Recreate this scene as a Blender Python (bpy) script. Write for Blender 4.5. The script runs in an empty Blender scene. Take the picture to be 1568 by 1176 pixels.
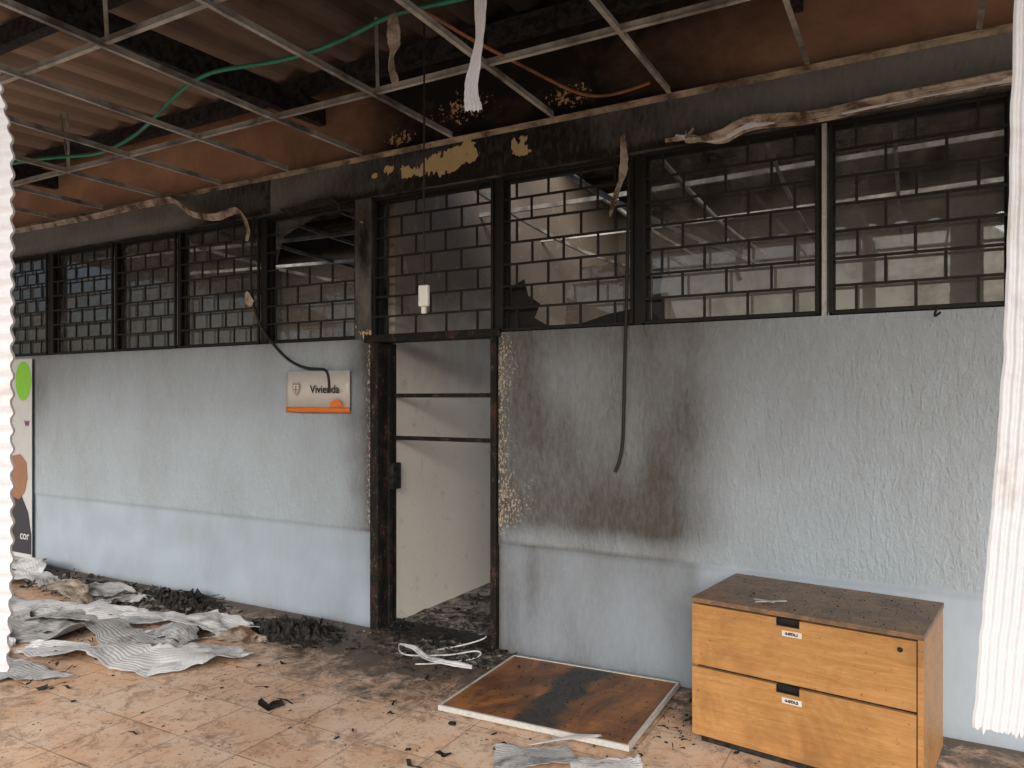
import bpy, math, random
from mathutils import Vector, noise, Matrix
random.seed(7)
scene=bpy.context.scene
COL=bpy.context.collection
WY=4.207      # facade face
def smooth(a,b,x):
    t=max(0,min(1,(x-a)/(b-a))) if a!=b else 0
    return t*t*(3-2*t)
def g(x,z,cx,cz,sx,sz): return math.exp(-((x-cx)/sx)**2-((z-cz)/sz)**2)
def nz(*a): return noise.noise(Vector(a))
# ---------------------------------------------------------------- materials
def newmat(name):
    m=bpy.data.materials.new(name); m.use_nodes=True
    nt=m.node_tree; return m,nt,nt.nodes['Principled BSDF']
def N(nt,t,**k):
    n=nt.nodes.new(t)
    for a,b in k.items(): setattr(n,a,b)
    return n
def coord(nt,scale=(1,1,1),kind='Object',rot=(0,0,0)):
    tc=N(nt,'ShaderNodeTexCoord'); mp=N(nt,'ShaderNodeMapping')
    mp.inputs['Scale'].default_value=scale; mp.inputs['Rotation'].default_value=rot
    nt.links.new(tc.outputs[kind],mp.inputs[0]); return mp.outputs[0]
def tex(nt,scale,co,detail=6,rough=.6,dist=0):
    n=N(nt,'ShaderNodeTexNoise'); n.inputs['Scale'].default_value=scale; n.inputs['Detail'].default_value=min(detail,4 if scale<10 else 2)
    n.inputs['Roughness'].default_value=rough; n.inputs['Distortion'].default_value=dist
    nt.links.new(co,n.inputs['Vector']); return n.outputs['Fac']
def ramp(nt,src,stops):
    r=N(nt,'ShaderNodeValToRGB'); e=r.color_ramp.elements
    while len(e)<len(stops): e.new(.5)
    for i,(p,c) in enumerate(stops):
        e[i].position=p; e[i].color=(c,c,c,1) if isinstance(c,(int,float)) else (*c,1)
    nt.links.new(src,r.inputs[0]); return r.outputs[0]
def mixc(nt,fac,a,b,blend='MIX'):
    m=N(nt,'ShaderNodeMix',data_type='RGBA',blend_type=blend)
    for s,v in ((0,fac),(6,a),(7,b)):
        if isinstance(v,bpy.types.NodeSocket): nt.links.new(v,m.inputs[s])
        elif s==0: m.inputs[0].default_value=v
        else: m.inputs[s].default_value=(*v,1)
    return m.outputs[2]
def M(nt,op,a,b=0,c=0,clamp=False):
    m=N(nt,'ShaderNodeMath',operation=op,use_clamp=clamp)
    for i,v in enumerate((a,b,c)):
        if isinstance(v,bpy.types.NodeSocket): nt.links.new(v,m.inputs[i])
        else: m.inputs[i].default_value=v
    return m.outputs[0]
def bump(nt,b,h,dist,strength=1):
    n=N(nt,'ShaderNodeBump'); n.inputs['Distance'].default_value=dist
    if isinstance(strength,bpy.types.NodeSocket): nt.links.new(strength,n.inputs['Strength'])
    else: n.inputs['Strength'].default_value=strength
    nt.links.new(h,n.inputs['Height']); nt.links.new(n.outputs[0],b.inputs['Normal'])
def setc(nt,b,c,rough=.7,spec=.3,metal=0):
    if isinstance(c,bpy.types.NodeSocket): nt.links.new(c,b.inputs['Base Color'])
    else: b.inputs['Base Color'].default_value=(*c,1)
    if isinstance(rough,bpy.types.NodeSocket): nt.links.new(rough,b.inputs['Roughness'])
    else: b.inputs['Roughness'].default_value=rough
    b.inputs['Specular IOR Level'].default_value=spec; b.inputs['Metallic'].default_value=metal
def dirty(name,col,soot=(.02,.018,.016),amt=(.45,.7),scale=3,rough=.6,spec=.3,metal=0,bd=.002,bs=60,fine=.25,stretch=(1,1,1)):
    m,nt,b=newmat(name); co=coord(nt,stretch)
    f=ramp(nt,tex(nt,scale,co,8,.65,.4),[(amt[0],0),(amt[1],1)])
    c=mixc(nt,f,col,soot)
    fn=tex(nt,bs,co,4)
    c=mixc(nt,fine,c,mixc(nt,1,c,ramp(nt,fn,[(.3,.2),(.7,1)]),'MULTIPLY'))
    setc(nt,b,c,rough,spec,metal); bump(nt,b,fn,bd); return m
# masked plaster: attribute Mask R=soot G=chips B=texture(1 rough /0 smooth)
def plaster(name,base,base2,sootc,chipc,chipscale=50,bumpd=.018):
    m,nt,b=newmat(name); co=coord(nt)
    at=N(nt,'ShaderNodeAttribute',attribute_name='Mask'); sp=N(nt,'ShaderNodeSeparateColor'); nt.links.new(at.outputs['Color'],sp.inputs[0])
    s,c,tx=sp.outputs
    n1=tex(nt,2.2,coord(nt,(1,1,.45)),8,.7,.3); drip=tex(nt,42,coord(nt,(1,1,.35)),2,.6,.5); fn=tex(nt,chipscale,coord(nt,(1,1,.6)),4,.75)
    bc=mixc(nt,tx,base2,base)
    bc=mixc(nt,M(nt,'MULTIPLY',ramp(nt,n1,[(.42,0),(.7,1)]),.30),bc,(.28,.29,.29))
    bc=mixc(nt,M(nt,'MULTIPLY',ramp(nt,drip,[(.52,0),(.75,.22)]),M(nt,'SUBTRACT',tx,s,clamp=True)),bc,(.56,.62,.66))
    sv=M(nt,'MULTIPLY',s,M(nt,'ADD',.84,M(nt,'MULTIPLY',n1,.32)))
    sv=M(nt,'ADD',sv,M(nt,'MULTIPLY',M(nt,'SUBTRACT',.5,drip),M(nt,'MULTIPLY',s,.35)),clamp=True)
    bc=mixc(nt,sv,bc,sootc)
    ch=M(nt,'GREATER_THAN',M(nt,'ADD',fn,c),1.0)
    bc=mixc(nt,M(nt,'MULTIPLY',ch,.85),bc,mixc(nt,n1,chipc,tuple(v*.55 for v in chipc)))
    setc(nt,b,bc,.88,.15)
    h=M(nt,'ADD',M(nt,'MULTIPLY',drip,.7),M(nt,'MULTIPLY',fn,.4))
    bump(nt,b,h,bumpd,M(nt,'ADD',.12,M(nt,'MULTIPLY',tx,.75))); return m
m_wall=plaster('blue_plaster',(.405,.475,.54),(.41,.49,.585),(.082,.074,.068),(.60,.52,.42),85)
m_beam=plaster('sooty_beam_plaster',(.36,.36,.35),(.3,.3,.3),(.017,.014,.012),(.78,.60,.31),22)
def board_mat():
    m,nt,b=newmat('scorched_board'); co=coord(nt)
    at=N(nt,'ShaderNodeAttribute',attribute_name='Mask'); sp=N(nt,'ShaderNodeSeparateColor'); nt.links.new(at.outputs['Color'],sp.inputs[0])
    n1=tex(nt,2.5,co,9,.7,.5)
    c=mixc(nt,n1,(.60,.35,.22),(.22,.12,.075))
    c=mixc(nt,M(nt,'MULTIPLY',sp.outputs[0],M(nt,'ADD',.75,M(nt,'MULTIPLY',n1,.5)),clamp=True),c,(.012,.009,.008))
    ch=M(nt,'GREATER_THAN',M(nt,'ADD',tex(nt,35,co,5,.7),sp.outputs[1]),1.02)
    c=mixc(nt,ch,c,(.5,.33,.18)); setc(nt,b,c,.8,.2); bump(nt,b,tex(nt,20,co),.004); return m
m_board=board_mat()
m_core=dirty('sooty_concrete',(.16,.15,.14),amt=(.3,.6),rough=.9)
m_black=dirty('charred_metal',(.017,.016,.016),amt=(.4,.7),scale=12,rough=.6,spec=.2,bd=.002)
def frame_mat():
    m,nt,b=newmat('charred_frame'); co=coord(nt,(1,1,.5)); n1=tex(nt,14,co,4,.7,.5); n2=tex(nt,75,co,4,.8)
    c=mixc(nt,ramp(nt,n1,[(.50,0),(.68,1)]),(.011,.010,.009),(.05,.026,.018))
    c=mixc(nt,M(nt,'MULTIPLY',ramp(nt,n2,[(.62,0),(.70,.6)]),ramp(nt,n1,[(.42,0),(.58,1)])),c,(.30,.27,.24)); setc(nt,b,c,.75,.25); bump(nt,b,n2,.012); return m
m_frame=frame_mat()
m_grid=dirty('sooty_steel_tee',(.50,.48,.44),(.11,.09,.075),amt=(.40,.66),scale=3,rough=.45,spec=.5,bd=.001)
m_angle=dirty('scorched_angle',(.50,.42,.30),(.08,.055,.04),amt=(.40,.65),scale=5,rough=.7)
m_pvc=dirty('white_pvc',(.60,.61,.65),(.34,.31,.28),amt=(.56,.8),scale=4,rough=.5,spec=.25,bd=.0005,fine=.08)
m_pvcl=dirty('fallen_white_pvc',(.64,.65,.68),(.20,.18,.165),amt=(.54,.74),scale=6,rough=.7,spec=.12,bd=.0005,fine=.2)
m_pvcf=dirty('melted_grey_pvc',(.44,.45,.47),(.13,.12,.11),amt=(.50,.68),scale=6,rough=.75,spec=.1,bd=.001,fine=.3)
m_pvcb=dirty('scorched_pvc',(.50,.43,.36),(.11,.06,.035),amt=(.42,.62),scale=7,rough=.6,bd=.002)
m_char=dirty('char',(.035,.032,.03),(.008,.007,.007),amt=(.4,.6),scale=20,rough=.75,bd=.006,bs=50)
m_ash=dirty('ash',(.20,.175,.155),(.03,.027,.025),amt=(.38,.6),scale=14,rough=.9,bd=.01,bs=40)
m_room=dirty('ash_floor',(.34,.31,.28),(.06,.05,.045),amt=(.42,.62),scale=6,rough=.9,bd=.01,bs=30)
def inner_mat(name,low,high,z0,z1):
    m,nt,b=newmat(name); co=coord(nt); sp=N(nt,'ShaderNodeSeparateXYZ'); nt.links.new(co,sp.inputs[0]); n1=tex(nt,1.3,co,6,.7,.3)
    t=M(nt,'DIVIDE',M(nt,'SUBTRACT',M(nt,'ADD',sp.outputs[2],M(nt,'MULTIPLY',M(nt,'SUBTRACT',n1,.5),.9)),z0),z1-z0)
    c=mixc(nt,ramp(nt,t,[(0,0),(1,1)]),low,high)
    c=mixc(nt,ramp(nt,tex(nt,7,co,8,.75),[(.58,0),(.72,.5)]),c,tuple(v*.55 for v in low))
    setc(nt,b,c,.9,.1); bump(nt,b,tex(nt,30,co),.003); return m
m_inner=inner_mat('inner_wall',(.80,.76,.69),(.22,.18,.145),1.7,2.5)
m_rear=inner_mat('rear_wall',(.38,.35,.32),(.13,.11,.095),1.6,2.8)
m_alu=dirty('aluminium_trim',(.55,.55,.53),(.2,.17,.14),amt=(.6,.8),scale=8,rough=.45,spec=.5)
m_cable=dirty('black_cable',(.02,.02,.02),rough=.6)
m_green=dirty('green_conduit',(.02,.24,.14),(.02,.07,.05),amt=(.5,.8),rough=.45,spec=.5)
m_orange=dirty('brown_cable',(.30,.14,.07),rough=.6)
m_gal=dirty('outer_wall',(.6,.58,.55),(.4,.38,.35),rough=.9)
def simple(n,c,r=.5,s=.4,me=0):
    m,nt,b=newmat(n); co=coord(nt); setc(nt,b,mixc(nt,M(nt,'MULTIPLY',tex(nt,12,co),.4),c,tuple(v*.6 for v in c)),r,s,me); return m
def roof_mat():
    m,nt,b=newmat('fibre_cement_roof'); co=coord(nt)
    sepn=N(nt,'ShaderNodeSeparateXYZ'); nt.links.new(co,sepn.inputs[0]); X=sepn.outputs[0]
    d=M(nt,'ABSOLUTE',M(nt,'ADD',X,1.9)); d=M(nt,'ADD',d,M(nt,'MULTIPLY',tex(nt,1.2,co,8,.7),2.0))
    f=ramp(nt,M(nt,'DIVIDE',d,6),[(.25,1),(.66,.08)])
    c=mixc(nt,tex(nt,3,coord(nt,(1,.4,1)),8,.7),(.44,.33,.26),(.20,.14,.11))
    c=mixc(nt,f,c,(.026,.020,.017)); setc(nt,b,c,.9,.15); return m
m_roof=roof_mat()
def tile_mat():
    m,nt,b=newmat('terracotta_tiles'); co=coord(nt)
    br=N(nt,'ShaderNodeTexBrick',offset=0,squash=1); nt.links.new(co,br.inputs['Vector'])
    br.inputs['Scale'].default_value=1; br.inputs['Brick Width'].default_value=.40; br.inputs['Row Height'].default_value=.40
    br.inputs['Mortar Size'].default_value=.004; br.inputs['Mortar Smooth'].default_value=.3
    br.inputs['Color1'].default_value=(.70,.46,.31,1); br.inputs['Color2'].default_value=(.60,.385,.255,1); br.inputs['Mortar'].default_value=(.25,.17,.12,1)
    c=br.outputs['Color']; na=tex(nt,2.2,co,10,.75,.6); nb=tex(nt,7,co,10,.8,.8)
    c=mixc(nt,ramp(nt,na,[(.40,0),(.60,.6)]),c,(.72,.60,.50))
    c=mixc(nt,ramp(nt,nb,[(.50,0),(.62,.6)]),c,(.30,.18,.12))
    sp=N(nt,'ShaderNodeSeparateXYZ'); nt.links.new(co,sp.inputs[0])
    dx=M(nt,'DIVIDE',M(nt,'ADD',sp.outputs[0],2.85),1.75); dy=M(nt,'DIVIDE',M(nt,'SUBTRACT',sp.outputs[1],4.3),1.15)
    d=M(nt,'SQRT',M(nt,'ADD',M(nt,'MULTIPLY',dx,dx),M(nt,'MULTIPLY',dy,dy)))
    s=M(nt,'MULTIPLY',M(nt,'SUBTRACT',1.1,d),1.3); s=M(nt,'MAXIMUM',s,M(nt,'MULTIPLY',M(nt,'SUBTRACT',sp.outputs[1],3.5),1.0))
    s=M(nt,'ADD',M(nt,'MAXIMUM',s,.0),M(nt,'MULTIPLY',M(nt,'SUBTRACT',tex(nt,6,co,12,.85,.5),.5),2.1))
    c=mixc(nt,ramp(nt,s,[(.10,0),(.62,.90)]),c,(.065,.052,.044))
    spk=ramp(nt,tex(nt,45,co,6,.7),[(.64,0),(.69,.8)])
    c=mixc(nt,spk,c,(.10,.07,.05))
    setc(nt,b,c,ramp(nt,na,[(.3,.4),(.7,.75)]),.3)
    h=M(nt,'ADD',M(nt,'MULTIPLY',br.outputs['Fac'],-.8),M(nt,'MULTIPLY',nb,.3)); bump(nt,b,h,.004); return m
m_tile=tile_mat()
def wood_mat(name,a,bb,char=None):
    m,nt,b=newmat(name); co=coord(nt,(1.2,9,14)); 
    gr=tex(nt,3.5,co,8,.65,.8); c=mixc(nt,ramp(nt,gr,[(.3,0),(.7,1)]),a,bb)
    c=mixc(nt,ramp(nt,tex(nt,60,coord(nt,(.5,10,14)),4),[(.35,.35),(.6,0)]),c,tuple(v*.45 for v in bb))
    o=coord(nt); c=mixc(nt,ramp(nt,tex(nt,3,o,10,.75,.4),[(.46,0),(.70,.6)]),c,tuple(v*.45 for v in bb))
    c=mixc(nt,ramp(nt,tex(nt,50,o,6,.7),[(.66,0),(.72,.7)]),c,(.07,.04,.02))
    if char: c=char(nt,o,c)
    setc(nt,b,c,.42,.4); bump(nt,b,gr,.001); return m
m_wood=wood_mat('honey_wood',(.54,.295,.11),(.38,.185,.06))
def topchar(nt,o,c):
    c=mixc(nt,.45,c,(.17,.125,.09)); return mixc(nt,ramp(nt,tex(nt,9,o,12,.85,.5),[(.42,0),(.60,.85)]),c,(.10,.07,.05))
m_woodt=wood_mat('dirty_wood_top',(.42,.22,.095),(.28,.14,.06),topchar)
def panchar(nt,o,c):
    sp=N(nt,'ShaderNodeSeparateXYZ'); nt.links.new(o,sp.inputs[0])
    d=M(nt,'ABSOLUTE',M(nt,'ADD',M(nt,'ADD',sp.outputs[0],.0),M(nt,'MULTIPLY',M(nt,'SUBTRACT',tex(nt,5,o,8),.5),.3)))
    f=ramp(nt,d,[(.09,1),(.15,0)])
    c=mixc(nt,ramp(nt,tex(nt,2.3,coord(nt,(1,.5,1)),8,.7,1.5),[(.38,0),(.58,.92)]),c,(.085,.033,.015))
    ash=mixc(nt,tex(nt,18,o,8),(.006,.005,.005),(.06,.052,.048))
    return mixc(nt,f,c,ash)
m_pwood=wood_mat('burnt_veneer',(.42,.185,.055),(.26,.10,.03),panchar)
def glass_mat():
    m,nt,b=newmat('smoked_glass'); nt.nodes.remove(b); out=nt.nodes['Material Output']; co=coord(nt)
    tr=N(nt,'ShaderNodeBsdfTransparent'); tr.inputs[0].default_value=(.70,.69,.68,1)
    gl=N(nt,'ShaderNodeBsdfGlossy'); gl.inputs['Roughness'].default_value=.02; gl.inputs[0].default_value=(.8,.84,.88,1)
    df=N(nt,'ShaderNodeBsdfDiffuse'); df.inputs[0].default_value=(.15,.142,.134,1)
    fr=N(nt,'ShaderNodeFresnel'); fr.inputs[0].default_value=1.5
    m1=N(nt,'ShaderNodeMixShader'); nt.links.new(M(nt,'ADD',M(nt,'MULTIPLY',fr.outputs[0],1.5),.04,clamp=True),m1.inputs[0]); nt.links.new(tr.outputs[0],m1.inputs[1]); nt.links.new(gl.outputs[0],m1.inputs[2])
    m2=N(nt,'ShaderNodeMixShader'); f=ramp(nt,tex(nt,2.2,co,8,.7,.4),[(.40,.15),(.62,.65)]); nt.links.new(f,m2.inputs[0])
    nt.links.new(m1.outputs[0],m2.inputs[1]); nt.links.new(df.outputs[0],m2.inputs[2]); nt.links.new(m2.outputs[0],out.inputs[0]); return m
m_glass=glass_mat()
# ---------------------------------------------------------------- geometry
def obj(name,verts,faces,mat,parent=None,smoothf=False):
    me=bpy.data.meshes.new(name); me.from_pydata([tuple(v) for v in verts],[],faces); me.update()
    o=bpy.data.objects.new(name,me); COL.objects.link(o)
    for m in (mat if isinstance(mat,list) else [mat]): me.materials.append(m)
    if parent: o.parent=parent
    if smoothf:
        for p in me.polygons: p.use_smooth=True
    return o
def empty(name,loc=(0,0,0),rz=0):
    e=bpy.data.objects.new(name,None); COL.objects.link(e); e.location=loc; e.rotation_euler=(0,0,rz); e.empty_display_size=.1; return e
BF=[(0,3,2,1),(4,5,6,7),(0,1,5,4),(1,2,6,5),(2,3,7,6),(3,0,4,7)]
class MB:
    def __init__(s): s.v=[]; s.f=[]
    def box(s,x0,x1,y0,y1,z0,z1):
        n=len(s.v); s.v+=[(x0,y0,z0),(x1,y0,z0),(x1,y1,z0),(x0,y1,z0),(x0,y0,z1),(x1,y0,z1),(x1,y1,z1),(x0,y1,z1)]
        s.f+=[tuple(i+n for i in q) for q in BF]
    def bar(s,p,q,w,h,up=Vector((0,0,1))):
        p=Vector(p);q=Vector(q); d=(q-p).normalized(); a=d.cross(up)
        if a.length<1e-3: a=d.cross(Vector((0,1,0)))
        a.normalize(); b=a.cross(d).normalized(); n=len(s.v)
        for c in (p,q):
            for i,j in ((-1,-1),(1,-1),(1,1),(-1,1)): s.v.append(tuple(c+a*i*w/2+b*j*h/2))
        s.f+=[tuple(i+n for i in q2) for q2 in BF]
    def make(s,name,mat,parent=None,bev=0):
        o=obj(name,s.v,s.f,mat,parent)
        if bev:
            b=o.modifiers.new('b','BEVEL'); b.width=bev; b.segments=2; b.limit_method='ANGLE'
        return o
def box(name,dims,mat,parent=None,bev=0):
    b=MB(); b.box(*dims); return b.make(name,mat,parent,bev)
def sheet(name,x0,x1,z0,z1,step,yf,maskf,mat,parent):
    nx=max(1,int((x1-x0)/step)); nzv=max(1,int((z1-z0)/step)); v=[];cols=[];f=[]
    for j in range(nzv+1):
        z=z0+(z1-z0)*j/nzv
        for i in range(nx+1):
            x=x0+(x1-x0)*i/nx; v.append((x,yf(x,z),z)); cols.append(maskf(x,z))
    for j in range(nzv):
        for i in range(nx):
            a=j*(nx+1)+i; f.append((a,a+1,a+nx+2,a+nx+1))
    o=obj(name,v,f,mat,parent,True)
    ca=o.data.color_attributes.new('Mask','FLOAT_COLOR','POINT')
    flat=[]
    for c in cols: flat+= [max(0,min(1,c[0])),max(0,min(1,c[1])),c[2],1]
    ca.data.foreach_set('color',flat); return o
def curve(name,pts,r,mat,parent=None,cyc=False):
    c=bpy.data.curves.new(name,'CURVE'); c.dimensions='3D'; c.bevel_depth=r; c.bevel_resolution=3; c.resolution_u=8
    s=c.splines.new('NURBS'); s.points.add(len(pts)-1); s.order_u=min(4,len(pts)); s.use_endpoint_u=True
    for p,q in zip(s.points,pts): p.co=(*q,1)
    c.materials.append(mat); o=bpy.data.objects.new(name,c); COL.objects.link(o)
    if parent: o.parent=parent
    return o
def cat(pts,n):
    P=[Vector(p) for p in pts]; P=[P[0]*2-P[1]]+P+[P[-1]*2-P[-2]]; out=[]
    for i in range(1,len(P)-2):
        for k in range(n):
            t=k/n; a,b,c,d=P[i-1:i+3]
            out.append(.5*((2*b)+(c-a)*t+(2*a-5*b+4*c-d)*t*t+(3*b-a-3*c+d)*t**3))
    out.append(P[-2]); return out
def ribbon(name,pts,widths,dirs,mat,ribs=9,amp=.004,crum=.006,n=14,seed=0,parent=None,ragged=.0,minz=None,wn=.18,crease=0):
    path=cat(pts,n); m=len(path); W=cat([(w,0,0) for w in widths],n); D=cat(dirs,n); v=[];f=[]; K=ribs*4
    for i,p in enumerate(path):
        t=(path[min(i+1,m-1)]-path[max(i-1,0)]).normalized(); d=(D[i]-t*D[i].dot(t)).normalized(); nn=t.cross(d).normalized()
        for k in range(K+1):
            u=k/K-.5; off=(0,1,1,0)[k%4]*amp
            q=p+d*u*W[i].x*(1+wn*nz(i*.35,seed,u*2))+nn*off
            q+=nn*(nz(q.x*3+seed,q.y*3,q.z*3)*crum*3+nz(q.x*11+seed,q.y*11,q.z*11)*crum)
            if crease:
                q+=nn*crease*(abs(nz(q.x*3.5+seed,q.y*4,seed))*2-.3)+d*crease*nz(q.x*5,q.y*5,seed+9)
            if ragged and (i<3 or i>m-4): q+=t*nz(k*.7,seed,i)*ragged
            if minz is not None: q.z=max(q.z,minz+.002*math.sin(k+i))
            v.append(q)
    for i in range(m-1):
        for k in range(K):
            a=i*(K+1)+k; f.append((a,a+1,a+K+2,a+K+1))
    o=obj(name,v,f,mat,parent); s=o.modifiers.new('s','SOLIDIFY'); s.thickness=.0015; return o

# ======================= GROUND
obj('ground',[(-150,-150,-.03),(150,-150,-.03),(150,150,-.03),(-150,150,-.03)],[(0,1,2,3)],dirty('concrete_ground',(.45,.43,.40),(.33,.31,.28),rough=.95))
b=MB(); b.box(-12,4,-1.9,4.45,-.15,0); b.make('corridor_floor',m_tile)
# ======================= BUILDING
B=empty('office_building')
def ywall(x,z):
    return WY+.008*(1-smooth(.690,.705,z)) + .0025*nz(x*3,z*3,1)
def mask_left(x,z):
    t=1 if z>.70 else 0
    s=.10+.10*nz(x*1.5,z*1.2,3)+.20*smooth(1.2,2.1,z)
    s+=.22*math.exp(-(2.09-z)/.05)
    s+=.6*smooth(-3.85,-3.52,x+.07*nz(z*5,x*3,0))*smooth(.1,1.0,z)+.25*smooth(-3.62,-3.5,x)
    s+=.35*g(x,z,-7.75,1.75,.18,.35)+.12*g(x,z,-7.3,1.9,.5,.3)
    if z<.7: s=s*.6+.10*nz(x*3,z*5,8)+.07
    s+=.25*math.exp(-abs(z-.70)/.006)+.40*math.exp(-z/.03)
    c=.48*smooth(-3.64,-3.5,x)*(.4+.6*smooth(.3,.8,z))
    if z>.70 and z<.72: c=0
    return (s,c,t)
def mask_right(x,z):
    t=1 if z>.72 else 0
    e=.12*nz(x*2,z*2.5,5)+.05*nz(x*8,z*2,9)
    ins=1-smooth(-1.34,-.86,x+e-.06*(z-1.2))
    st=.5+.5*nz(x*6,z*.9,2)
    if z>.72:
        s=.72*ins+.14*ins*nz(x*2.5,z*1.8,7)
        s+=.17*g(x,z,-1.27,1.05,.22,.45)+.08*g(x,z,-1.30,1.6,.25,.4)
        s+=.20*g(x,z,-1.72,.98,.5,.28)+.10*g(x,z,-1.40,.90,.36,.16)+.08*g(x,z,-1.95,1.35,.25,.5)
        s+=.16*g(x,z,-2.3,1.3,.25,.8)+.14*g(x,z,-1.7,2.1,.8,.15)
        s-=.09*g(x,z,-2.0,1.75,.10,.22)+.11*g(x,z,-1.50,1.38,.08,.34)+.07*g(x,z,-1.75,1.75,.12,.2)
        s+=ins*.12*(st-.5)*1.5
        s-=.34*smooth(.90,.76,z)*ins
        s+=(1-ins)*(.14+.40*smooth(.8,2.1,z)*math.exp(-(x+1.1)/.75)+.05*nz(x*2,z,1))
    else:
        s=.48*ins+.18*ins*nz(x*4,z*1.5,7)+.08
        s+=.22*g(x,z,-1.17,.66,.055,.13)+.22*g(x,z,-2.36,.3,.07,.4)+.22*g(x,z,-2.2,.5,.06,.3)
        s+=.25*math.exp(-z/.05)
    s+=.28*g(x,z,-1.9,.722,1.0,.009)*ins+.12*math.exp(-abs(z-.71)/.006)
    s+=.45*math.exp(-(x+2.44)/.018)
    c=.50*math.exp(-((x+2.44)/.12)**2)*smooth(.60,.80,z)*(.85+.35*nz(x*4,z*5,3))
    c+=.24*g(x,z,-2.25,.95,.14,.22)+.16*g(x,z,-2.3,1.9,.12,.2)+.22*g(x,z,-2.2,1.35,.16,.6)
    c+=.34*g(x,z,-1.35,.1,.16,.10)
    return (min(s,.95),min(c,.48),t)
sheet('facade_wall',-9.4,-3.5,0.0,2.09,.02,ywall,mask_left,m_wall,B)
sheet('facade_wall_right',-2.44,1.6,0.0,2.09,.014,ywall,mask_right,m_wall,B)
def mask_beam(x,z):
    cen=math.exp(-((x+2.5)/1.5)**2)
    s=.50+.55*cen+.2*nz(x*2,z*5,1)
    if x<-4.5: s=.50+.45*math.exp(-((x+4.5)/.9)**2)+.15*nz(x*2,z*5,1)
    s+=.2*smooth(3.18,3.1,z)
    yl=0
    for cx,cz,sx,sz,a in ((-2.88,3.25,.27,.085,1.15),(-2.70,3.32,.10,.06,.9),(-2.27,3.28,.09,.07,1.2),(-3.33,3.28,.06,.04,1.0),(-3.18,3.23,.05,.04,.9),(-3.45,3.25,.04,.035,.8)):
        yl+=a*g(x,z,cx,cz,sx,sz)
    yl*=(1.0+.8*nz(x*9,z*12,4))
    return (s,min(yl*.85,.68),.8)
sheet('lintel_beam',-9.4,1.6,3.11,3.395,.012,lambda x,z:WY-.022+.003*nz(x*6,z*6,0),mask_beam,m_beam,B)
def mask_up(x,z):
    s=1.15*math.exp(-((x+2.3)/1.6)**2)+.3*nz(x*1.5,z*3,1)+.08+.35*smooth(3.75,4.0,z)
    c=.48*(g(x,z,-2.75,3.62,.45,.18)+g(x,z,-1.95,3.55,.25,.15)+g(x,z,-3.3,3.5,.2,.08))
    return (s,c,1)
sheet('upper_board',-9.4,1.6,3.40,4.03,.02,lambda x,z:WY+.03+.006*nz(x*2,z*2,0),mask_up,m_board,B)
def mask_col(x,z): return (.80+.3*nz(x*8,z*3,2),.42*smooth(2.45,2.1,z)+.38*g(x,z,-3.57,2.9,.1,.2),.8)
sheet('column_face',-3.65,-3.5,2.09,3.11,.012,lambda x,z:WY-.004,mask_col,m_beam,B)
sheet('right_column_face',.36,1.6,2.09,3.11,.02,lambda x,z:WY-.004,lambda x,z:(.5,.0,.8),m_beam,B)
c=MB()
c.box(-9.4,-3.502,4.222,4.40,0,2.086); c.box(-2.438,1.6,4.222,4.40,0,2.086)
c.box(-9.4,1.6,4.192,4.40,3.1105,3.39)
c.box(-3.648,-3.502,4.210,4.398,2.088,3.109); c.box(.362,1.6,4.21,4.398,2.088,3.109)
c.make('wall_core',m_core,B)
box('plaster_core_upper',(-9.4,1.6,4.25,4.40,3.3915,4.1),m_core,B)
i=MB(); i.box(-3.60,-3.44,4.402,9.0,0,4.2); i.make('partition_wall',m_inner,B)
i=MB()
for a,bx in ((-9.6,-3.60),(-3.44,1.8)):
    w0=a+.6;w1=bx-.5
    i.box(a,bx,9.0,9.15,0,1.35); i.box(a,bx,9.0,9.15,2.65,4.4); i.box(a,w0,9.0,9.15,1.35,2.65); i.box(w1,bx,9.0,9.15,1.35,2.65)
    k=w0
    while k<w1: i.box(k,k+.05,9.03,9.1,1.35,2.65); k+=.8
i.make('rear_wall',m_rear,B)
i=MB(); i.box(-9.6,-9.4,4.222,9,0,4.2); i.box(1.6,1.8,4.222,9,0,4.2); i.make('end_walls',m_rear,B)
box('inner_floor',(-9.4,1.6,4.452,9,-.1,-.002),m_room,B)
# roof : unseen gap added over the rooms to let daylight onto the inner walls
v=[];f=[];ys=[-1.5,0,1.5,3,4.45,7.0,9.4]; nx=620
for yy in ys:
    for k in range(nx+1):
        x=-12+16*k/nx; ph=(x/.34)*2*math.pi; w=math.tanh(2.2*math.sin(ph))/.976
        v.append((x,yy,3.74+.055*(yy+1.5)+.045*w+.012*(math.floor(x/1.02)%2)))
for j in range(len(ys)-1):
    for k in range(nx):
        x=-12+16*k/nx
        if j==4 and (-3.4<x<1.5 or -8.5<x<-6.2): continue
        a=j*(nx+1)+k; f.append((a,a+1,a+nx+2,a+nx+1))
obj('corrugated_roof',v,f,m_roof,B)
p=MB()
for yy in (-1.2,.6,2.45,4.0,6,8): 
    z=3.74+.055*(yy+1.5)-.06; p.box(-12,4,yy-.035,yy+.035,z-.12,z)
for x in (-7.4,-3.95,-.6):
    p.bar((x,-1.4,3.50),(x,4.18,3.78),.07,.16)
p.make('roof_purlins',m_char,B)
p=MB()
for x in (-11,-7.4,-3.95,-.6,3): p.box(x-.07,x+.07,-1.45,-1.31,0,3.55)
p.make('corridor_posts',m_gal,B,.01)
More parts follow.
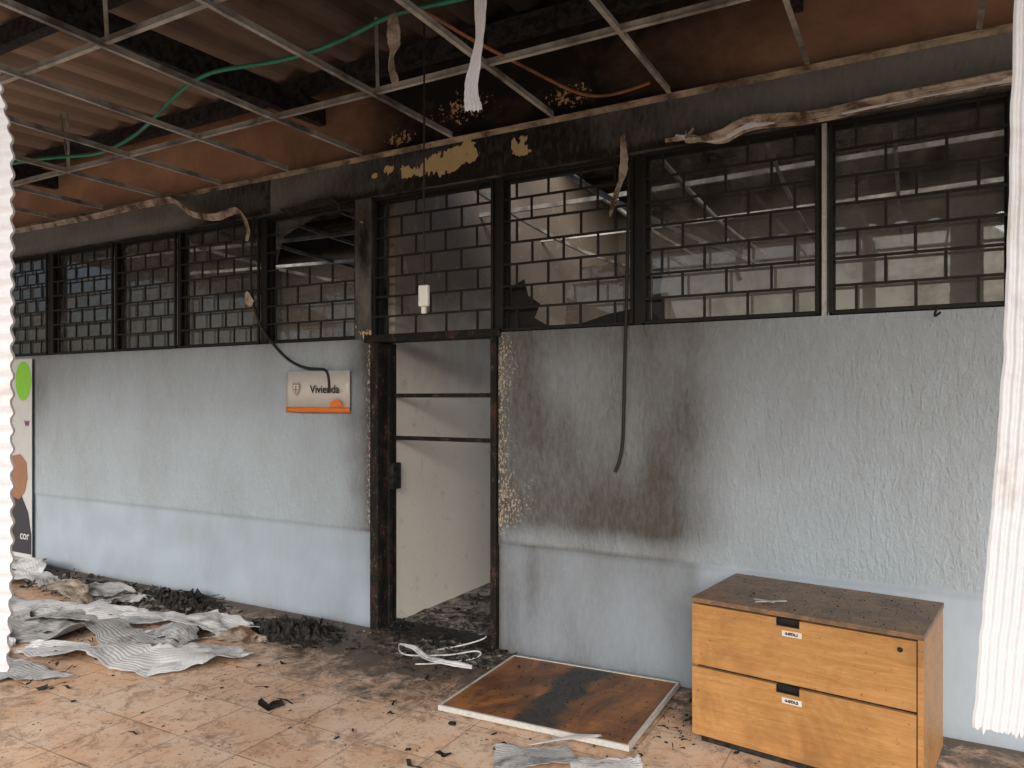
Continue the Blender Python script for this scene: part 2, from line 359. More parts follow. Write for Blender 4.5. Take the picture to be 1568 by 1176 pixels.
# windows
bays=[(-9.4,-7.64,'g'),(-7.55,-6.57,'g'),(-6.53,-5.68,'g'),(-5.64,-4.66,'g'),(-4.60,-3.65,'b'),(-3.5,-2.485,'o'),(-2.435,-1.52,'b'),(-1.47,-.49,'g'),(-.45,.36,'g')]
wf=MB()
for a,bx,k in bays:
    y0,y1=4.27,4.31
    wf.box(a,bx,y0,y1,2.09,2.125); wf.box(a,bx,y0,y1,3.075,3.11); wf.box(a,a+.03,y0,y1,2.125,3.075); wf.box(bx-.03,bx,y0,y1,2.125,3.075)
wf.box(-7.638,-7.552,4.235,4.33,2.09,3.11); wf.box(-4.658,-4.602,4.235,4.33,2.09,3.11); wf.box(-2.483,-2.437,4.235,4.33,2.09,3.11); wf.box(-1.518,-1.472,4.235,4.33,2.09,3.11)
wf.box(-6.568,-6.532,4.24,4.33,2.09,3.11); wf.box(-5.678,-5.642,4.24,4.33,2.09,3.11)
wf.make('window_frames',m_black,B)
box('window_mullion',(-.482,-.458,4.24,4.33,2.09,3.11),m_alu,B)
for a,bx,k in bays:
    if k=='g': obj('window_glass',[(a+.03,4.29,2.125),(bx-.03,4.29,2.125),(bx-.03,4.29,3.075),(a+.03,4.29,3.075)],[(0,1,2,3)],m_glass,B)
def shard(pts): obj('glass_shard',[(x,4.29+.004*i,z) for i,(x,z) in enumerate(pts)],[tuple(range(len(pts)))],[m_glass],B)
shard([(-4.55,2.125),(-3.68,2.125),(-3.68,2.62),(-3.95,2.58),(-4.1,2.5),(-4.4,2.46),(-4.55,2.52)])
shard([(-4.55,3.075),(-4.55,2.72),(-4.47,2.95),(-4.1,3.075)])
def sootshard(pts): obj('sooty_glass_shard',[(x,4.288+.003*i,z) for i,(x,z) in enumerate(pts)],[tuple(range(len(pts)))],m_black,B)
sootshard([(-2.40,2.125),(-2.12,2.125),(-2.22,2.18),(-2.18,2.27),(-2.27,2.33),(-2.30,2.44),(-2.40,2.40)])
shard([(-2.0,2.125),(-1.55,2.125),(-1.55,2.45),(-1.7,2.5),(-1.9,2.48),(-2.0,2.3)])
sootshard([(-1.9,2.125),(-1.56,2.125),(-1.56,2.2),(-1.7,2.18)])
sootshard([(-1.43,2.125),(-1.35,2.125),(-1.38,2.3),(-1.36,2.42),(-1.43,2.46)])
def grille(a,bx,skip=None,row=.137,bw=.25):
    m=MB(); y0=4.222;y1=4.234; zt=3.095; zb=2.105
    m.box(a,a+.018,y0-.003,y1+.003,zb,zt); m.box(bx-.018,bx,y0-.003,y1+.003,zb,zt)
    n=int(round((zt-zb)/row)); hs=[zb+(zt-zb)*k/n for k in range(n+1)]
    for k,z in enumerate(hs):
        t=.007; 
        if skip and skip(None,z): 
            m.box(a+.018,a+.14,y0,y1,z-t,z+t); continue
        m.box(a+.018,bx-.018,y0,y1,z-t,z+t)
    nb=max(2,round((bx-a)/bw)); w=(bx-a)/nb
    for k in range(n):
        o=0 if k%2 else .5
        for q in range(nb+1):
            x=a+(q+o)*w
            if x<a+.05 or x>bx-.05: continue
            if skip and (skip(x,hs[k]) ): continue
            x+=random.uniform(-.004,.004); m.box(x-.007,x+.007,y0+.001,y1-.001,hs[k]+.007,hs[k+1]-.007)
    return m.make('window_security_grille',m_black)
for a,bx,k in bays:
    sk=None
    if abs(a+4.60)<.01: sk=lambda x,z: z>2.62 and z<3.05
    grille(a+.004,bx-.004,sk,bw=.20 if a<-4.7 else .25)
# ======================= DOOR FRAME
D=empty('burnt_door_frame',(-2.97,4.3,0))
def dbox(n,dm,mat,bev=.004):
    x0,x1,y0,y1,z0,z1=dm; return box(n,(x0+2.97,x1+2.97,y0-4.3,y1-4.3,z0,z1),mat,D,bev)
dbox('left_jamb',(-3.498,-3.425,4.185,4.235,0.001,2.06),m_frame)
dbox('left_reveal',(-3.50,-3.432,4.2355,4.41,0.001,2.06),m_frame)
dbox('left_stop',(-3.4315,-3.412,4.30,4.34,0.001,2.06),m_frame)
dbox('right_jamb',(-2.492,-2.448,4.185,4.235,0.001,2.06),m_frame)
dbox('right_reveal',(-2.490,-2.445,4.2355,4.41,0.001,2.06),m_frame)
dbox('head',(-3.55,-2.42,4.18,4.33,2.061,2.115),m_frame)
dbox('bar_upper',(-3.43,-2.50,4.36,4.385,1.665,1.695),m_frame)
dbox('bar_lower',(-3.43,-2.50,4.36,4.385,1.355,1.385),m_frame)
dbox('lock_case',(-3.411,-3.365,4.29,4.38,1.0,1.19),m_char)
dbox('threshold',(-3.42,-2.50,4.20,4.43,0.001,.018),m_char)
# ======================= SUSPENDED CEILING FRAME
m=MB(); 
xs=[-8.92,-8.15,-7.38,-6.62,-5.80,-5.03,-4.28,-3.55,-2.77,-2.02,-1.28,-.54,.22,.98]
def tee(p,q,sag=0,n=6):
    p=Vector(p);q=Vector(q); prev=None
    for k in range(n+1):
        t=k/n; c=p.lerp(q,t)+Vector((0,0,-sag*math.sin(math.pi*t)+random.uniform(-.004,.004)))
        if prev is not None:
            m.bar(prev,c,.026,.003); m.bar(prev+Vector((0,0,.019)),c+Vector((0,0,.019)),.004,.036)
        prev=c
for x in xs: 
    tee((x+random.uniform(-.03,.03),-1.4,3.405),(x,4.16,3.405),random.uniform(0,.02))
for yy in (-1.3,-.1,1.12,2.24,3.36): tee((-9.4,yy,3.41),(1.5,yy,3.41),0,10)
for k in range(22):
    x=random.choice(xs); yy=random.choice((1.12,2.24,3.36)); 
    m.bar((x+.02,yy,3.41),(x+random.uniform(-.06,.06),yy+random.uniform(-.05,.05),3.86),.02,.004)
for x in xs[2:-1:1]:
    tee((x+.38,4.45,3.41),(x+.38+random.uniform(-.1,.1),8.9,3.3),random.uniform(.02,.15))
for yy in (5.6,6.8): tee((-9.2,yy,3.38),(1.4,yy,3.34),.1,10)
tee((-2.35,4.5,3.3),(-1.2,6.3,2.75),.05)
m.make('suspended_ceiling_frame',m_grid)
m=MB(); m.box(-9.4,1.6,4.148,4.183,3.395,3.399); m.box(-9.4,1.6,4.176,4.180,3.372,3.3945); m.make('ceiling_edge_trim',m_angle)
# ======================= CABLES
curve('green_conduit',[(-6.9,3.2,3.5),(-6.16,3.15,3.5),(-5.48,3.31,3.47),(-5.31,3.34,3.47),(-4.73,3.24,3.48),(-4.2,3.06,3.53),(-3.77,2.94,3.56),(-3.51,2.93,3.55),(-3.14,3.0,3.53),(-2.7,2.99,3.53),(-2.35,2.93,3.56),(-2.12,2.94,3.55),(-1.82,3.0,3.56),(-1.2,3.1,3.6)],.012,m_green)
curve('brown_cable',[(-2.3,2.5,3.55),(-2.02,2.81,3.45),(-2.01,3.06,3.45),(-1.9,3.4,3.43),(-1.83,3.8,3.44),(-1.75,4.08,3.43),(-1.57,4.12,3.44),(-1.38,4.1,3.46)],.009,m_orange)
C=empty('pendant_switch',(-2.165,3.0,0))
curve('cord',[(0,0,3.56),(.004,0,3.2),(-.003,0,2.7),(.0,0,2.22)],.005,m_cable,C)
m_sw=simple('switch_white',(.7,.7,.68))
box('switch_body',(-.028,.028,-.012,.012,2.11,2.215),m_sw,C,.006)
box('switch_lever',(-.012,.012,-.008,.008,2.075,2.109),m_sw,C,.003)
curve('hanging_cable',[(-4.66,4.17,3.1),(-4.69,4.16,2.8),(-4.70,4.16,2.5),(-4.60,4.17,2.23),(-4.47,4.17,2.1),(-4.30,4.17,1.95),(-4.08,4.16,1.875),(-3.9,4.16,1.885),(-3.86,4.16,1.85),(-3.86,4.16,1.70)],.011,m_cable)
curve('hanging_cable',[(-1.53,4.17,3.05),(-1.535,4.16,2.5),(-1.55,4.17,2.09),(-1.56,4.18,1.85),(-1.57,4.185,1.5),(-1.575,4.185,1.32),(-1.62,4.18,1.22)],.010,m_cable)
curve('electric_cable',[(.05,4.16,2.10),(.02,4.15,2.03),(.06,4.12,2.07)],.006,m_cable)
# ======================= HANGING PVC STRIPS
ribbon('hanging_pvc_strip',[(-1.33,2.2,3.40),(-1.345,2.2,3.1),(-1.36,2.21,2.9),(-1.385,2.2,2.75),(-1.37,2.19,2.65)],[.035,.042,.045,.045,.06],[(1,0,0),(1,.4,0),(1,-.3,0),(.9,.5,0),(.8,.5,0)],m_pvc,ribs=4,amp=.003,crum=.005,seed=1,ragged=.03)
ribbon('hanging_pvc_strip',[(-2.12,2.69,3.40),(-2.11,2.69,3.3),(-2.12,2.69,3.2),(-2.09,2.68,3.07)],[.05,.06,.045,.03],[(1,0,0),(1,.6,0),(1,-.6,0),(.7,.6,0)],m_pvcb,ribs=4,crum=.012,seed=2,ragged=.05)
ribbon('hanging_pvc_strip',[(-1.56,4.13,3.2),(-1.54,4.12,3.05),(-1.57,4.11,2.9),(-1.63,4.12,2.74)],[.03,.045,.05,.015],[(1,0,0),(1,.5,0),(1,-.5,0),(.7,.6,0)],m_pvcb,ribs=3,crum=.012,seed=5,ragged=.05)
ribbon('hanging_pvc_panel',[(.275,1.85,3.40),(.275,1.88,2.9),(.270,1.9,2.3),(.258,1.9,1.7),(.225,1.9,1.25),(.192,1.9,.94)],[.22,.22,.23,.24,.24,.22],[(1,.15,0),(1,.2,0),(1,.2,0),(1,.2,0),(1,.25,0),(1,.3,-.25)],m_pvc,ribs=14,amp=.0035,crum=.0018,seed=3,n=20,ragged=.02,wn=.03)
v=[];f=[];nzs=260
for j in range(nzs+1):
    z=.90+1.85*j/nzs; sc=.009*abs(math.sin(z*math.pi/.05)); top=max(0,(z-2.35))
    for k in range(9):
        u=k/8; x=-2.192+sc*1.0-top*.35-.5*u -.02*(1-smooth(.9,1.25,z)) ; y=1.12+.004*math.sin(z*2*math.pi/.05)-.2*u
        v.append((x,y,z))
for j in range(nzs):
    for k in range(8): a=j*9+k; f.append((a,a+1,a+10,a+9))
o=obj('hanging_pvc_panel',v,f,m_pvc); s=o.modifiers.new('s','SOLIDIFY'); s.thickness=.008
PR=empty('melted_pvc_trim')
for q in range(4):
    dz=q*.010
    ribbon('strip',[(-1.30+.06*q,4.14-.008*q,3.13+dz),(-1.15,4.13-.01*q,3.12-dz*.8),(-.98,4.13-.012*q,3.07+dz*1.2),(-.82,4.12-.01*q,3.11+dz*1.4),(-.5,4.13-.01*q,3.095+dz),(-.2,4.13-.01*q,3.11+dz),(.1,4.13-.01*q,3.12+dz*.9),(.5,4.13-.01*q,3.12+dz*1.1),(1.2,4.13-.01*q,3.13+dz)],[.02,.03,.03,.03,.022,.026,.026,.026,.026],[(0,-.5,1)]*9,m_pvcb if q!=1 else m_pvc,ribs=2,amp=.003,crum=.008,seed=q*7,parent=PR)
PL=empty('melted_pvc_trim')
ribbon('strip',[(-9.2,4.14,3.39),(-8.4,4.14,3.36),(-6.8,4.14,3.345),(-5.75,4.13,3.36),(-5.5,4.10,3.30),(-5.25,4.07,3.17),(-5.0,4.08,3.12),(-4.75,4.1,3.15),(-4.66,4.12,3.0),(-4.68,4.12,2.9)],[.05,.05,.05,.06,.05,.05,.06,.05,.04,.03],[(0,-.6,1)]*7+[(0,-.6,1),(1,0,.3),(1,0,0)],m_pvcb,ribs=3,amp=.004,crum=.008,seed=31,parent=PL)
ribbon('strip',[(-4.74,4.13,2.50),(-4.68,4.11,2.44),(-4.60,4.10,2.40)],[.04,.09,.05],[(0,0,1),(.2,-.3,1),(0,0,1)],m_pvcb,ribs=2,crum=.02,seed=8,parent=PL)
ribbon('strip',[(-4.35,4.15,3.12),(-4.2,4.12,3.08),(-4.0,4.12,3.11),(-3.8,4.13,3.09),(-3.72,4.14,3.0)],[.02,.05,.04,.05,.02],[(0,-.6,1)]*5,m_char,ribs=2,crum=.02,seed=9,parent=PL)
# ======================= SIGN
S=empty('door_sign',(-4.0,4.165,1.71))
v=[];f=[]
for k in range(17):
    u=k/16; x=-.32+.64*u; y=-.02*math.sin(u*math.pi)
    for z in (-.155,-.115,.155): v.append((x,y+.012,z))
obj('plate',v,[(3*k+1,3*k+4,3*k+5,3*k+2) for k in range(16)],simple('sign_silver',(.58,.56,.53),.35,.5),S,True).modifiers.new('s','SOLIDIFY').thickness=.006
m_or=simple('sign_orange',(.75,.19,.03),.4)
obj('orange_strip',v,[(3*k,3*k+3,3*k+4,3*k+1) for k in range(16)],m_or,S,True).modifiers.new('s','SOLIDIFY').thickness=.006
v=[(0.215+.06*math.cos(t*math.pi/12),-.016,-.112+.055*math.sin(t*math.pi/12)) for t in range(13)]
obj('orange_dome',v,[tuple(range(13))],m_or,S)
def text(n,body,size,loc,mat,par):
    c=bpy.data.curves.new(n,'FONT'); c.body=body; c.size=size; c.extrude=.0008; c.offset=.0012; c.align_x='CENTER'; c.align_y='CENTER'; c.materials.append(mat)
    o=bpy.data.objects.new(n,c); COL.objects.link(o); o.parent=par; o.location=loc; o.rotation_euler=(math.pi/2,0,0); return o
m_ink=simple('ink',(.03,.03,.03),.5)
text('lettering','Vivienda',.085,(.10,-.015,.015),m_ink,S)
m_logo=simple('logo_red',(.35,.12,.08),.5)
v=[(-.19+a*.038,-.012,.02+b_*.045) for a,b_ in ((-1,1),(-.4,1.15),(0,1),(.4,1.15),(1,1),(1,0),(.7,-.6),(0,-1.1),(-.7,-.6),(-1,0))]
obj('crest',v,[tuple(range(10))],simple('logo_grey',(.3,.3,.3)),S)
v=[(-.19+a*.028,-.0135,.02+b_*.034) for a,b_ in ((-1,.9),(1,.9),(1,0),(.7,-.6),(0,-1.1),(-.7,-.6),(-1,0))]
obj('crest_field',v,[tuple(range(7))],simple('logo_field',(.6,.55,.5)),S)
box('crest_cross',(-.195,-.185,-.0155,-.0145,-.01,.045),m_logo,S); box('crest_bar',(-.212,-.168,-.0158,-.0150,.012,.02),m_logo,S)
# ======================= CABINET
K=empty('wooden_filing_cabinet',(-.985,3.56,0),math.radians(-7.5))
W,Dp,H=.985,.60,.70
cb=MB(); cb.box(0,.022,0.022,Dp,0.03,H-.024); cb.box(W-.022,W,0.0,Dp,0.03,H-.024); cb.box(.022,W-.022,Dp-.01,Dp,0.03,H-.024); cb.box(.022,W-.022,.03,Dp-.01,.05,.07); cb.make('carcass',m_wood,K,.002)
box('top',(-.004,W+.004,-.006,Dp+.004,H-.023,H),m_woodt,K,.003)
box('plinth',(.03,W-.03,.04,Dp-.03,0,.049),m_char,K)
m_lab=simple('label_white',(.7,.68,.64))
def drawer(n,z0,z1):
    d=MB(); x0,x1=-.0,W-.026; hx0,hx1=.40,.50
    d.box(x0,hx0,0,.02,z0,z1); d.box(hx1,x1,0,.02,z0,z1); d.box(hx0,hx1,0,.02,z0,z1-.03)
    d.make(n,m_wood,K)
    h=MB(); h.box(hx0,hx1,.012,.022,z1-.03,z1); h.box(hx0,hx1,-.004,.012,z1-.032,z1-.026); h.box(hx0,hx0+.004,-.003,.012,z1-.026,z1); h.box(hx1-.004,hx1,-.003,.012,z1-.026,z1); h.make('recessed_handle',m_black,K)
    box('label',(.425,.51,-.0025,-.0005,z1-.075,z1-.05),m_lab,K)
drawer('drawer_upper',.382,.668); drawer('drawer_lower',.045,.368)
text('label_text','4-GTA.1',.016,(.467,-.004,.668-.0625),m_ink,K)
text('label_text','4-GTA.2',.016,(.467,-.004,.368-.0625),m_ink,K)
v=[(.90+.011*math.cos(a*math.pi/8),-.003,.625+.011*math.sin(a*math.pi/8)) for a in range(16)]
obj('lock',v,[tuple(range(16))],m_black,K)
box('drawer_back_board',(.022,W-.026,.022,.028,.04,.67),m_char,K)
cr=MB()
for k in range(320):
    x=random.betavariate(1.5,1.2)*W; y=random.random()*Dp; s=random.uniform(.001,.0045)*(2 if random.random()<.06 else 1)
    a=random.random()*6; cr.bar((x,y,H+s*.3),(x+s*math.cos(a),y+s*math.sin(a),H+s*.3),s*.8,s*.5)
cr.make('crumbs',m_char,K)
cr=MB(); cr.bar((.28,.07,H+.006),(.40,.15,H+.012),.012,.003); cr.bar((.26,.12,H+.006),(.36,.10,H+.01),.02,.002); cr.make('scrap',m_alu,K)
# ======================= FALLEN WOODEN PANEL
P=empty('fallen_wooden_panel',(-1.74,3.70,.0))
P.rotation_euler=(math.radians(.5),math.radians(-.8),math.radians(1))
px,py=.53,.43
box('veneer_board',(-px+.012,px-.012,-py+.012,py-.012,.022,.038),m_pwood,P)
fr=MB(); fr.box(-px,px,-py,-py+.0118,.014,.042); fr.box(-px,px,py-.0118,py,.014,.042); fr.box(-px,-px+.0118,-py+.012,py-.012,.014,.042); fr.box(px-.0118,px,-py+.012,py-.012,.014,.042)
fr.make('aluminium_edge',m_alu,P)
cr=MB()
for k in range(200):
    x=random.gauss(0,.25);y=random.uniform(-.4,.4)
    if abs(x)>.5: continue
    s=random.uniform(.0015,.006);a=random.random()*6; cr.bar((x,y,.04),(x+s*math.cos(a),y+s*math.sin(a),.041),s,.003)
cr.make('crumbs',m_char,P)
# ======================= FALLEN MELTED CEILING SHEETS (left floor)
def lie(pts,ws,mat=m_pvcf,seed=0,ribs=9,crum=.006,rag=.08,wk=1.4,crease=.022):
    m_=len(pts); dirs=[]
    pts=[(p[0],p[1],p[2]*.8) for p in pts]
    for i in range(m_):
        a=Vector(pts[max(0,i-1)]);b2=Vector(pts[min(m_-1,i+1)]); t=(b2-a); t.z=0; t.normalize()
        tw=math.sin(i*1.9+seed)*.20; dirs.append((-t.y,t.x,tw))
    return ribbon('fallen_ceiling_sheet',pts,[w*wk for w in ws],dirs,mat,ribs=ribs,amp=.0014,crum=crum,seed=seed,ragged=rag,n=12,minz=.006,wn=.35,crease=crease)
lie([(-7.6,3.62,.05),(-7.0,3.70,.10),(-6.5,3.80,.04),(-6.1,3.72,.09),(-5.7,3.62,.03)],[.16,.22,.2,.2,.1],m_pvcl,1)
lie([(-7.2,3.30,.04),(-6.5,3.22,.06),(-5.9,3.30,.03),(-5.3,3.36,.09),(-4.9,3.52,.04),(-4.55,3.60,.11),(-4.2,3.66,.03)],[.2,.26,.24,.22,.2,.24,.16],m_pvcl,3,ribs=12)
lie([(-6.6,2.90,.05),(-5.9,2.90,.05),(-5.3,2.98,.03),(-4.95,3.10,.15),(-4.65,3.12,.04),(-4.2,3.14,.03)],[.2,.24,.26,.24,.22,.14],m_pvcf,5,ribs=12)
lie([(-5.2,2.74,.03),(-4.8,2.78,.06),(-4.5,2.84,.12),(-4.2,2.92,.05),(-3.95,3.16,.07),(-3.86,3.36,.03)],[.12,.26,.26,.26,.26,.2],m_pvcl,8,ribs=12,rag=.1)
lie([(-5.6,2.55,.03),(-5.0,2.40,.06),(-4.7,2.45,.04),(-4.45,2.58,.02)],[.14,.2,.16,.05],m_pvcf,11)
lie([(-6.4,3.5,.14),(-6.0,3.48,.20),(-5.7,3.46,.06)],[.1,.16,.08],m_pvcb,13,crum=.02)
lie([(-5.0,3.30,.15),(-4.6,3.38,.18),(-4.35,3.52,.09),(-4.1,3.78,.03)],[.05,.10,.09,.05],m_pvcl,17,ribs=4)
lie([(-7.8,3.95,.1),(-7.3,3.85,.16),(-6.9,3.7,.1)],[.1,.2,.1],m_pvcl,19,crum=.02)
lie([(-6.6,3.62,.14),(-6.15,3.56,.18),(-5.8,3.72,.12),(-5.5,3.78,.05)],[.12,.2,.18,.08],m_pvcf,29,crum=.02)
lie([(-5.9,3.10,.05),(-5.5,3.14,.12),(-5.2,3.22,.05)],[.14,.22,.12],m_pvcf,33,crum=.015)
lie([(-4.75,3.28,.04),(-4.5,3.33,.10),(-4.3,3.30,.04)],[.10,.18,.08],m_pvcf,37,crum=.015)
lie([(-6.0,2.6,.04),(-5.7,2.68,.10),(-5.3,2.66,.04)],[.12,.2,.1],m_pvcl,41,crum=.015)
lie([(-4.35,3.45,.04),(-4.15,3.52,.08),(-3.95,3.62,.03)],[.05,.12,.05],m_pvcb,43,crum=.02)
lie([(-1.72,2.93,.02),(-1.55,3.02,.03),(-1.42,3.13,.03)],[.22,.24,.22],m_pvcf,21,ribs=12,crum=.003,rag=.02,wk=1,crease=.004)
lie([(-1.38,3.02,.015),(-1.2,3.12,.02),(-1.1,3.18,.015)],[.18,.2,.18],m_pvcl,22,ribs=10,crum=.003,rag=.02,wk=1,crease=.004)
lie([(-1.62,3.1,.03),(-1.45,3.22,.07),(-1.36,3.30,.06)],[.01,.02,.01],m_pvc,23,ribs=1,crease=0)
curve('melted_white_strip',[(-3.05,3.95,.03),(-2.95,3.78,.02),(-2.75,3.80,.05),(-2.6,3.95,.03),(-2.5,4.05,.06),(-2.42,4.02,.03),(-2.55,3.85,.02),(-2.75,3.72,.02)],.005,m_pvcl)
ribbon('melted_white_strip',[(-3.0,3.9,.05),(-2.85,3.84,.07),(-2.7,3.78,.05),(-2.52,3.76,.06),(-2.4,3.82,.04)],[.01,.03,.035,.04,.03],[(0,1,.5)]*5,m_pvcl,ribs=2,crum=.01,seed=4)
curve('melted_white_strip',[(-2.8,3.98,.02),(-2.62,4.08,.05),(-2.5,4.15,.09),(-2.47,4.1,.13)],.005,m_pvcl)
# ======================= CHARRED DEBRIS
def heap(db,x,y,rx,ry,h,seed):
    n=len(db.v); K=34
    for j in range(K+1):
        for i in range(K+1):
            u=2*i/K-1; w=2*j/K-1; r=math.sqrt(u*u+w*w)+.45*nz(u*2.5,w*2.5,seed)
            q=nz(u*5,w*5,seed+3); q2=nz(u*13,w*13,seed+5)
            z=h*(min(1,max(0,1-r)*2.2))*(.45+1.0*abs(q)+.6*q2) if r<1 else -.02
            db.v.append((x+rx*u+.02*q2,y+ry*w+.02*q,z))
    for j in range(K):
        for i in range(K): a=n+j*(K+1)+i; db.f.append((a,a+1,a+K+2,a+K+1))
db=MB()
def scrap(x,y,s,h=0,flat=True):
    if random.random()<.28 and s>.02:   # thin curled splinter
        a=random.random()*6.28; p=Vector((x,y,.006+h)); l=s*1.6; n=len(db.v); w=s*random.uniform(.06,.18)
        for i_ in range(4):
            t=i_/3; c=p+Vector((math.cos(a+t*.6)*l*t,math.sin(a+t*.6)*l*t,abs(math.sin(t*3+a))*s*.3)); d=Vector((-math.sin(a),math.cos(a),random.uniform(-.5,.5)))*w
            db.v.append(tuple(c-d)); db.v.append(tuple(c+d))
        for i_ in range(3): db.f.append((n+2*i_,n+2*i_+1,n+2*i_+3,n+2*i_+2))
        return
    n=len(db.v); k=random.randint(6,10); a0=random.random()*6.3
    nv=Vector((random.gauss(0,1),random.gauss(0,1),random.gauss(0,1))) if not flat else Vector((random.gauss(0,.15),random.gauss(0,.15),1)); nv.normalize()
    u=nv.orthogonal().normalized(); w=nv.cross(u); c=Vector((x,y,h+.004+(s*.1 if flat else s*.35)))
    el=random.uniform(.25,.9)
    for i_ in range(k):
        a=a0+i_*6.283/k; r=s*random.uniform(.28,1)*.5; p=c+u*math.cos(a)*r+w*math.sin(a)*r*el+nv*random.uniform(-.14,.14)*s; p.z=max(.003,p.z); db.v.append(tuple(p))
    c2=c+nv*random.uniform(-.15,.15)*s; c2.z=max(.003,c2.z); db.v.append(tuple(c2))
    for i_ in range(k): db.f.append((n+i_,n+(i_+1)%k,n+k))
def mound(x,y,rx,ry,h,cnt,smin=.015,smax=.08):
    for _ in range(cnt):
        a=random.random()*6.283; r=random.random()**.7*1.15; 
        hh=h*max(0,(1-r))**1.2*random.random(); scrap(x+rx*r*math.cos(a),y+ry*r*math.sin(a),random.uniform(smin,smax)*(1 if random.random()<.85 else 1.8),hh,random.random()<.5)
heap(db,-3.9,3.84,.38,.22,.10,1); heap(db,-5.3,3.95,.40,.18,.09,2); heap(db,-6.2,3.9,.4,.2,.06,3)
mound(-5.5,3.92,.6,.25,.12,200,.015,.06); mound(-5.1,3.95,.25,.15,.12,90); mound(-6.3,3.85,.6,.25,.08,130,.015,.06)
mound(-3.9,3.84,.42,.24,.10,320,.010,.05); mound(-4.6,3.75,.7,.25,.04,200,.01,.05)
mound(-2.8,4.02,.6,.25,.05,360,.01,.05); mound(-2.55,3.9,.4,.28,.04,180,.01,.04)
mound(-3.0,4.6,.5,.3,.03,160,.01,.05); mound(-2.7,5.3,.6,.6,.05,160,.02,.08); mound(-2.0,6.2,1.2,.8,.1,120,.05,.2)
mound(-3.3,4.28,.12,.12,.08,80,.02,.05); mound(-1.05,3.75,.12,.3,.02,60,.01,.04)
mound(-4.85,2.75,.7,.4,.03,70,.015,.05); mound(-7,3.9,.6,.25,.1,100); mound(-5.4,3.4,.9,.4,.05,150,.01,.06)
for _ in range(2200):
    x=random.gauss(-2.9,1.6); y=random.uniform(1.8,4.15)
    if random.random()>((y-1.2)/3)**1.5 or x>.3: continue
    scrap(x,y,random.uniform(.003,.02) if random.random()<.92 else random.uniform(.02,.05))
for x,y,s in ((-3.06,2.85,.19),(-2.98,2.93,.09),(-1.95,2.85,.10),(-2.05,2.72,.07),(-1.75,3.05,.12),(-2.1,3.15,.07),(-3.5,3.35,.09),(-3.35,3.0,.05),(-2.5,2.75,.05),(-2.45,3.1,.06),(-3.3,3.75,.09),(-3.6,3.6,.07),(-1.15,3.3,.05),(-4.4,2.4,.08)): scrap(x,y,s)
obj('charred_debris',db.v,db.f,m_char)
db=MB()
heap(db,-2.8,4.65,.7,.3,.03,5); heap(db,-2.75,4.03,.5,.2,.03,7); heap(db,-5.7,3.9,.6,.2,.07,8)
mound(-5.5,3.88,.6,.3,.12,120,.02,.09); mound(-6.4,3.8,.6,.25,.10,60,.02,.10); mound(-2.8,4.02,.6,.25,.05,100,.01,.05); mound(-4.6,3.7,.7,.25,.05,90,.01,.07); mound(-2.8,5.2,.6,.6,.06,120,.03,.10); mound(-3.85,3.86,.4,.28,.10,80,.01,.05)
for _ in range(500):
    scrap(random.gauss(-2.8,1.4),random.uniform(2.2,4.15),random.uniform(.005,.02))
obj('ash_debris',db.v,db.f,m_ash)
# ======================= ROLL-UP BANNER
R_=empty('rollup_banner',(-8.23,4.17,0))
box('print',(-.42,.42,0,.004,.06,2.06),simple('banner_white',(.6,.61,.62)),R_); box('base',(-.45,.45,-.08,.03,0,.06),m_alu,R_,.01)
def disc(n,cx,cz,rx,rz,mat,y=-.002,c0=0,c1=32):
    obj(n,[(cx+rx*math.cos(a*math.pi/16),y,cz+rz*math.sin(a*math.pi/16)) for a in range(c0,c1)],[tuple(range(c1-c0))],mat,R_)
disc('green_circle',.27,1.84,.145,.20,simple('lime',(.25,.6,.05)))
m_cl=simple('dark_cloth',(.05,.05,.06))
obj('portrait_shoulders',[(-.25,-.002,.10),(.415,-.002,.10),(.415,-.002,.30),(.36,-.002,.52),(.24,-.002,.68),(.12,-.002,.72),(-.05,-.002,.66),(-.2,-.002,.4)],[tuple(range(8))],m_cl,R_)
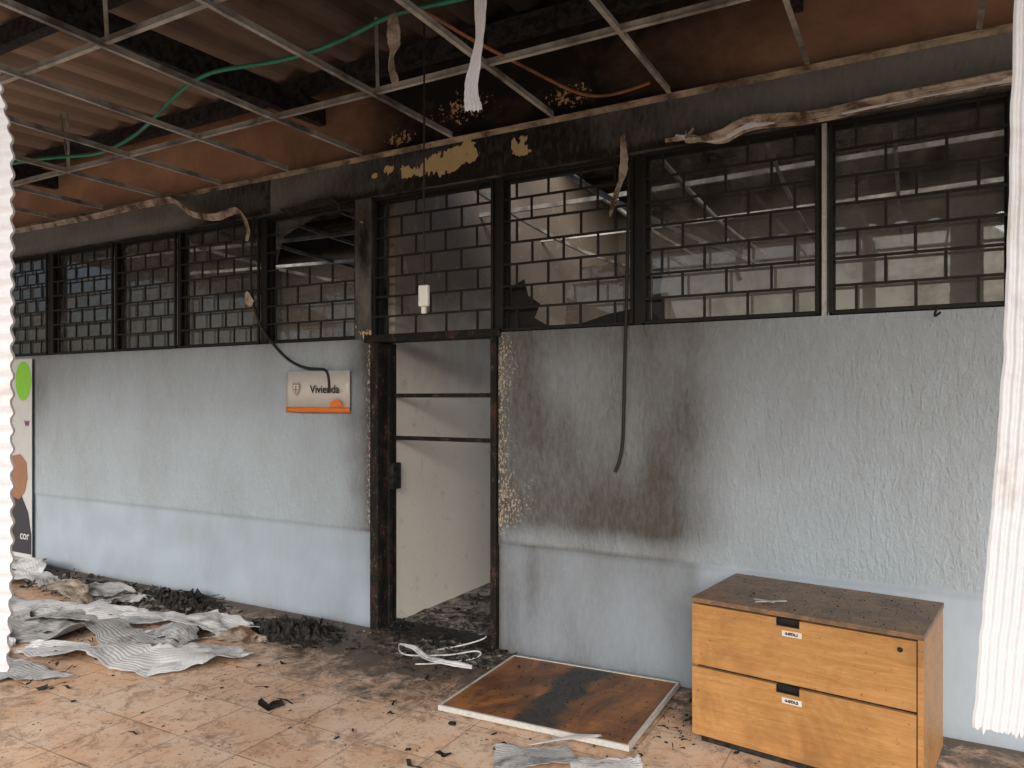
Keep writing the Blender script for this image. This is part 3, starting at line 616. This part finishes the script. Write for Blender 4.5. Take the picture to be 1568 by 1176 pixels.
obj('portrait_face',[(.08,-.004,.66),(.20,-.004,.64),(.30,-.004,.72),(.35,-.004,.86),(.33,-.004,1.02),(.22,-.004,1.10),(.08,-.004,1.08),(.0,-.004,.9)],[tuple(range(8))],simple('portrait_skin',(.35,.18,.11)),R_)
text('lettering','cor',.12,(.30,-.006,.28),simple('banner_txt',(.7,.7,.7)),R_); text('emblem','w',.12,(.34,-.006,1.42),simple('purple',(.25,.05,.3)),R_)
# ======================= OPPOSITE BUILDING (seen in reflections)
O=empty('neighbouring_building')
box('walls',(-22,16,-19,-15,0,3.3),m_gal,O); box('roof',(-22.5,16.5,-19.4,-14.5,3.3,3.45),m_core,O)
w=MB()
for k in range(12): w.box(-20+k*3,-18.6+k*3,-15.0,-14.97,1,2.2)
w.make('windows',m_black,O)
# ======================= LIGHT
wd=bpy.data.worlds.new('World'); scene.world=wd; wd.use_nodes=True; nt=wd.node_tree
sky=nt.nodes.new('ShaderNodeTexSky'); sky.sky_type='NISHITA'; sky.sun_disc=False
el=math.radians(28); az=math.radians(158)
sky.sun_elevation=el; sky.sun_rotation=az; sky.air_density=1.0; sky.dust_density=3.5; sky.ozone_density=1
bg=nt.nodes['Background']; bg.inputs[1].default_value=.15; nt.links.new(sky.outputs[0],bg.inputs[0])
L=bpy.data.lights.new('sun','SUN'); L.energy=5; L.angle=math.radians(48); L.color=(1,.965,.91)
lo=bpy.data.objects.new('sun',L); COL.objects.link(lo)
sd=Vector((math.sin(az)*math.cos(el),math.cos(az)*math.cos(el),math.sin(el)))
lo.rotation_euler=sd.to_track_quat('Z','Y').to_euler()
# ======================= CAMERA
cam=bpy.data.cameras.new('camera'); co=bpy.data.objects.new('camera',cam); COL.objects.link(co)
cam.sensor_width=36; cam.lens=36*1140/1568; cam.shift_y=24/1568; cam.clip_end=500; cam.clip_start=.05
co.location=(0,0,1.65); co.rotation_euler=(math.radians(90),0,math.atan2(.486,.874)); scene.camera=co
scene.view_settings.view_transform='Standard'; scene.view_settings.look='None'; scene.view_settings.exposure=0
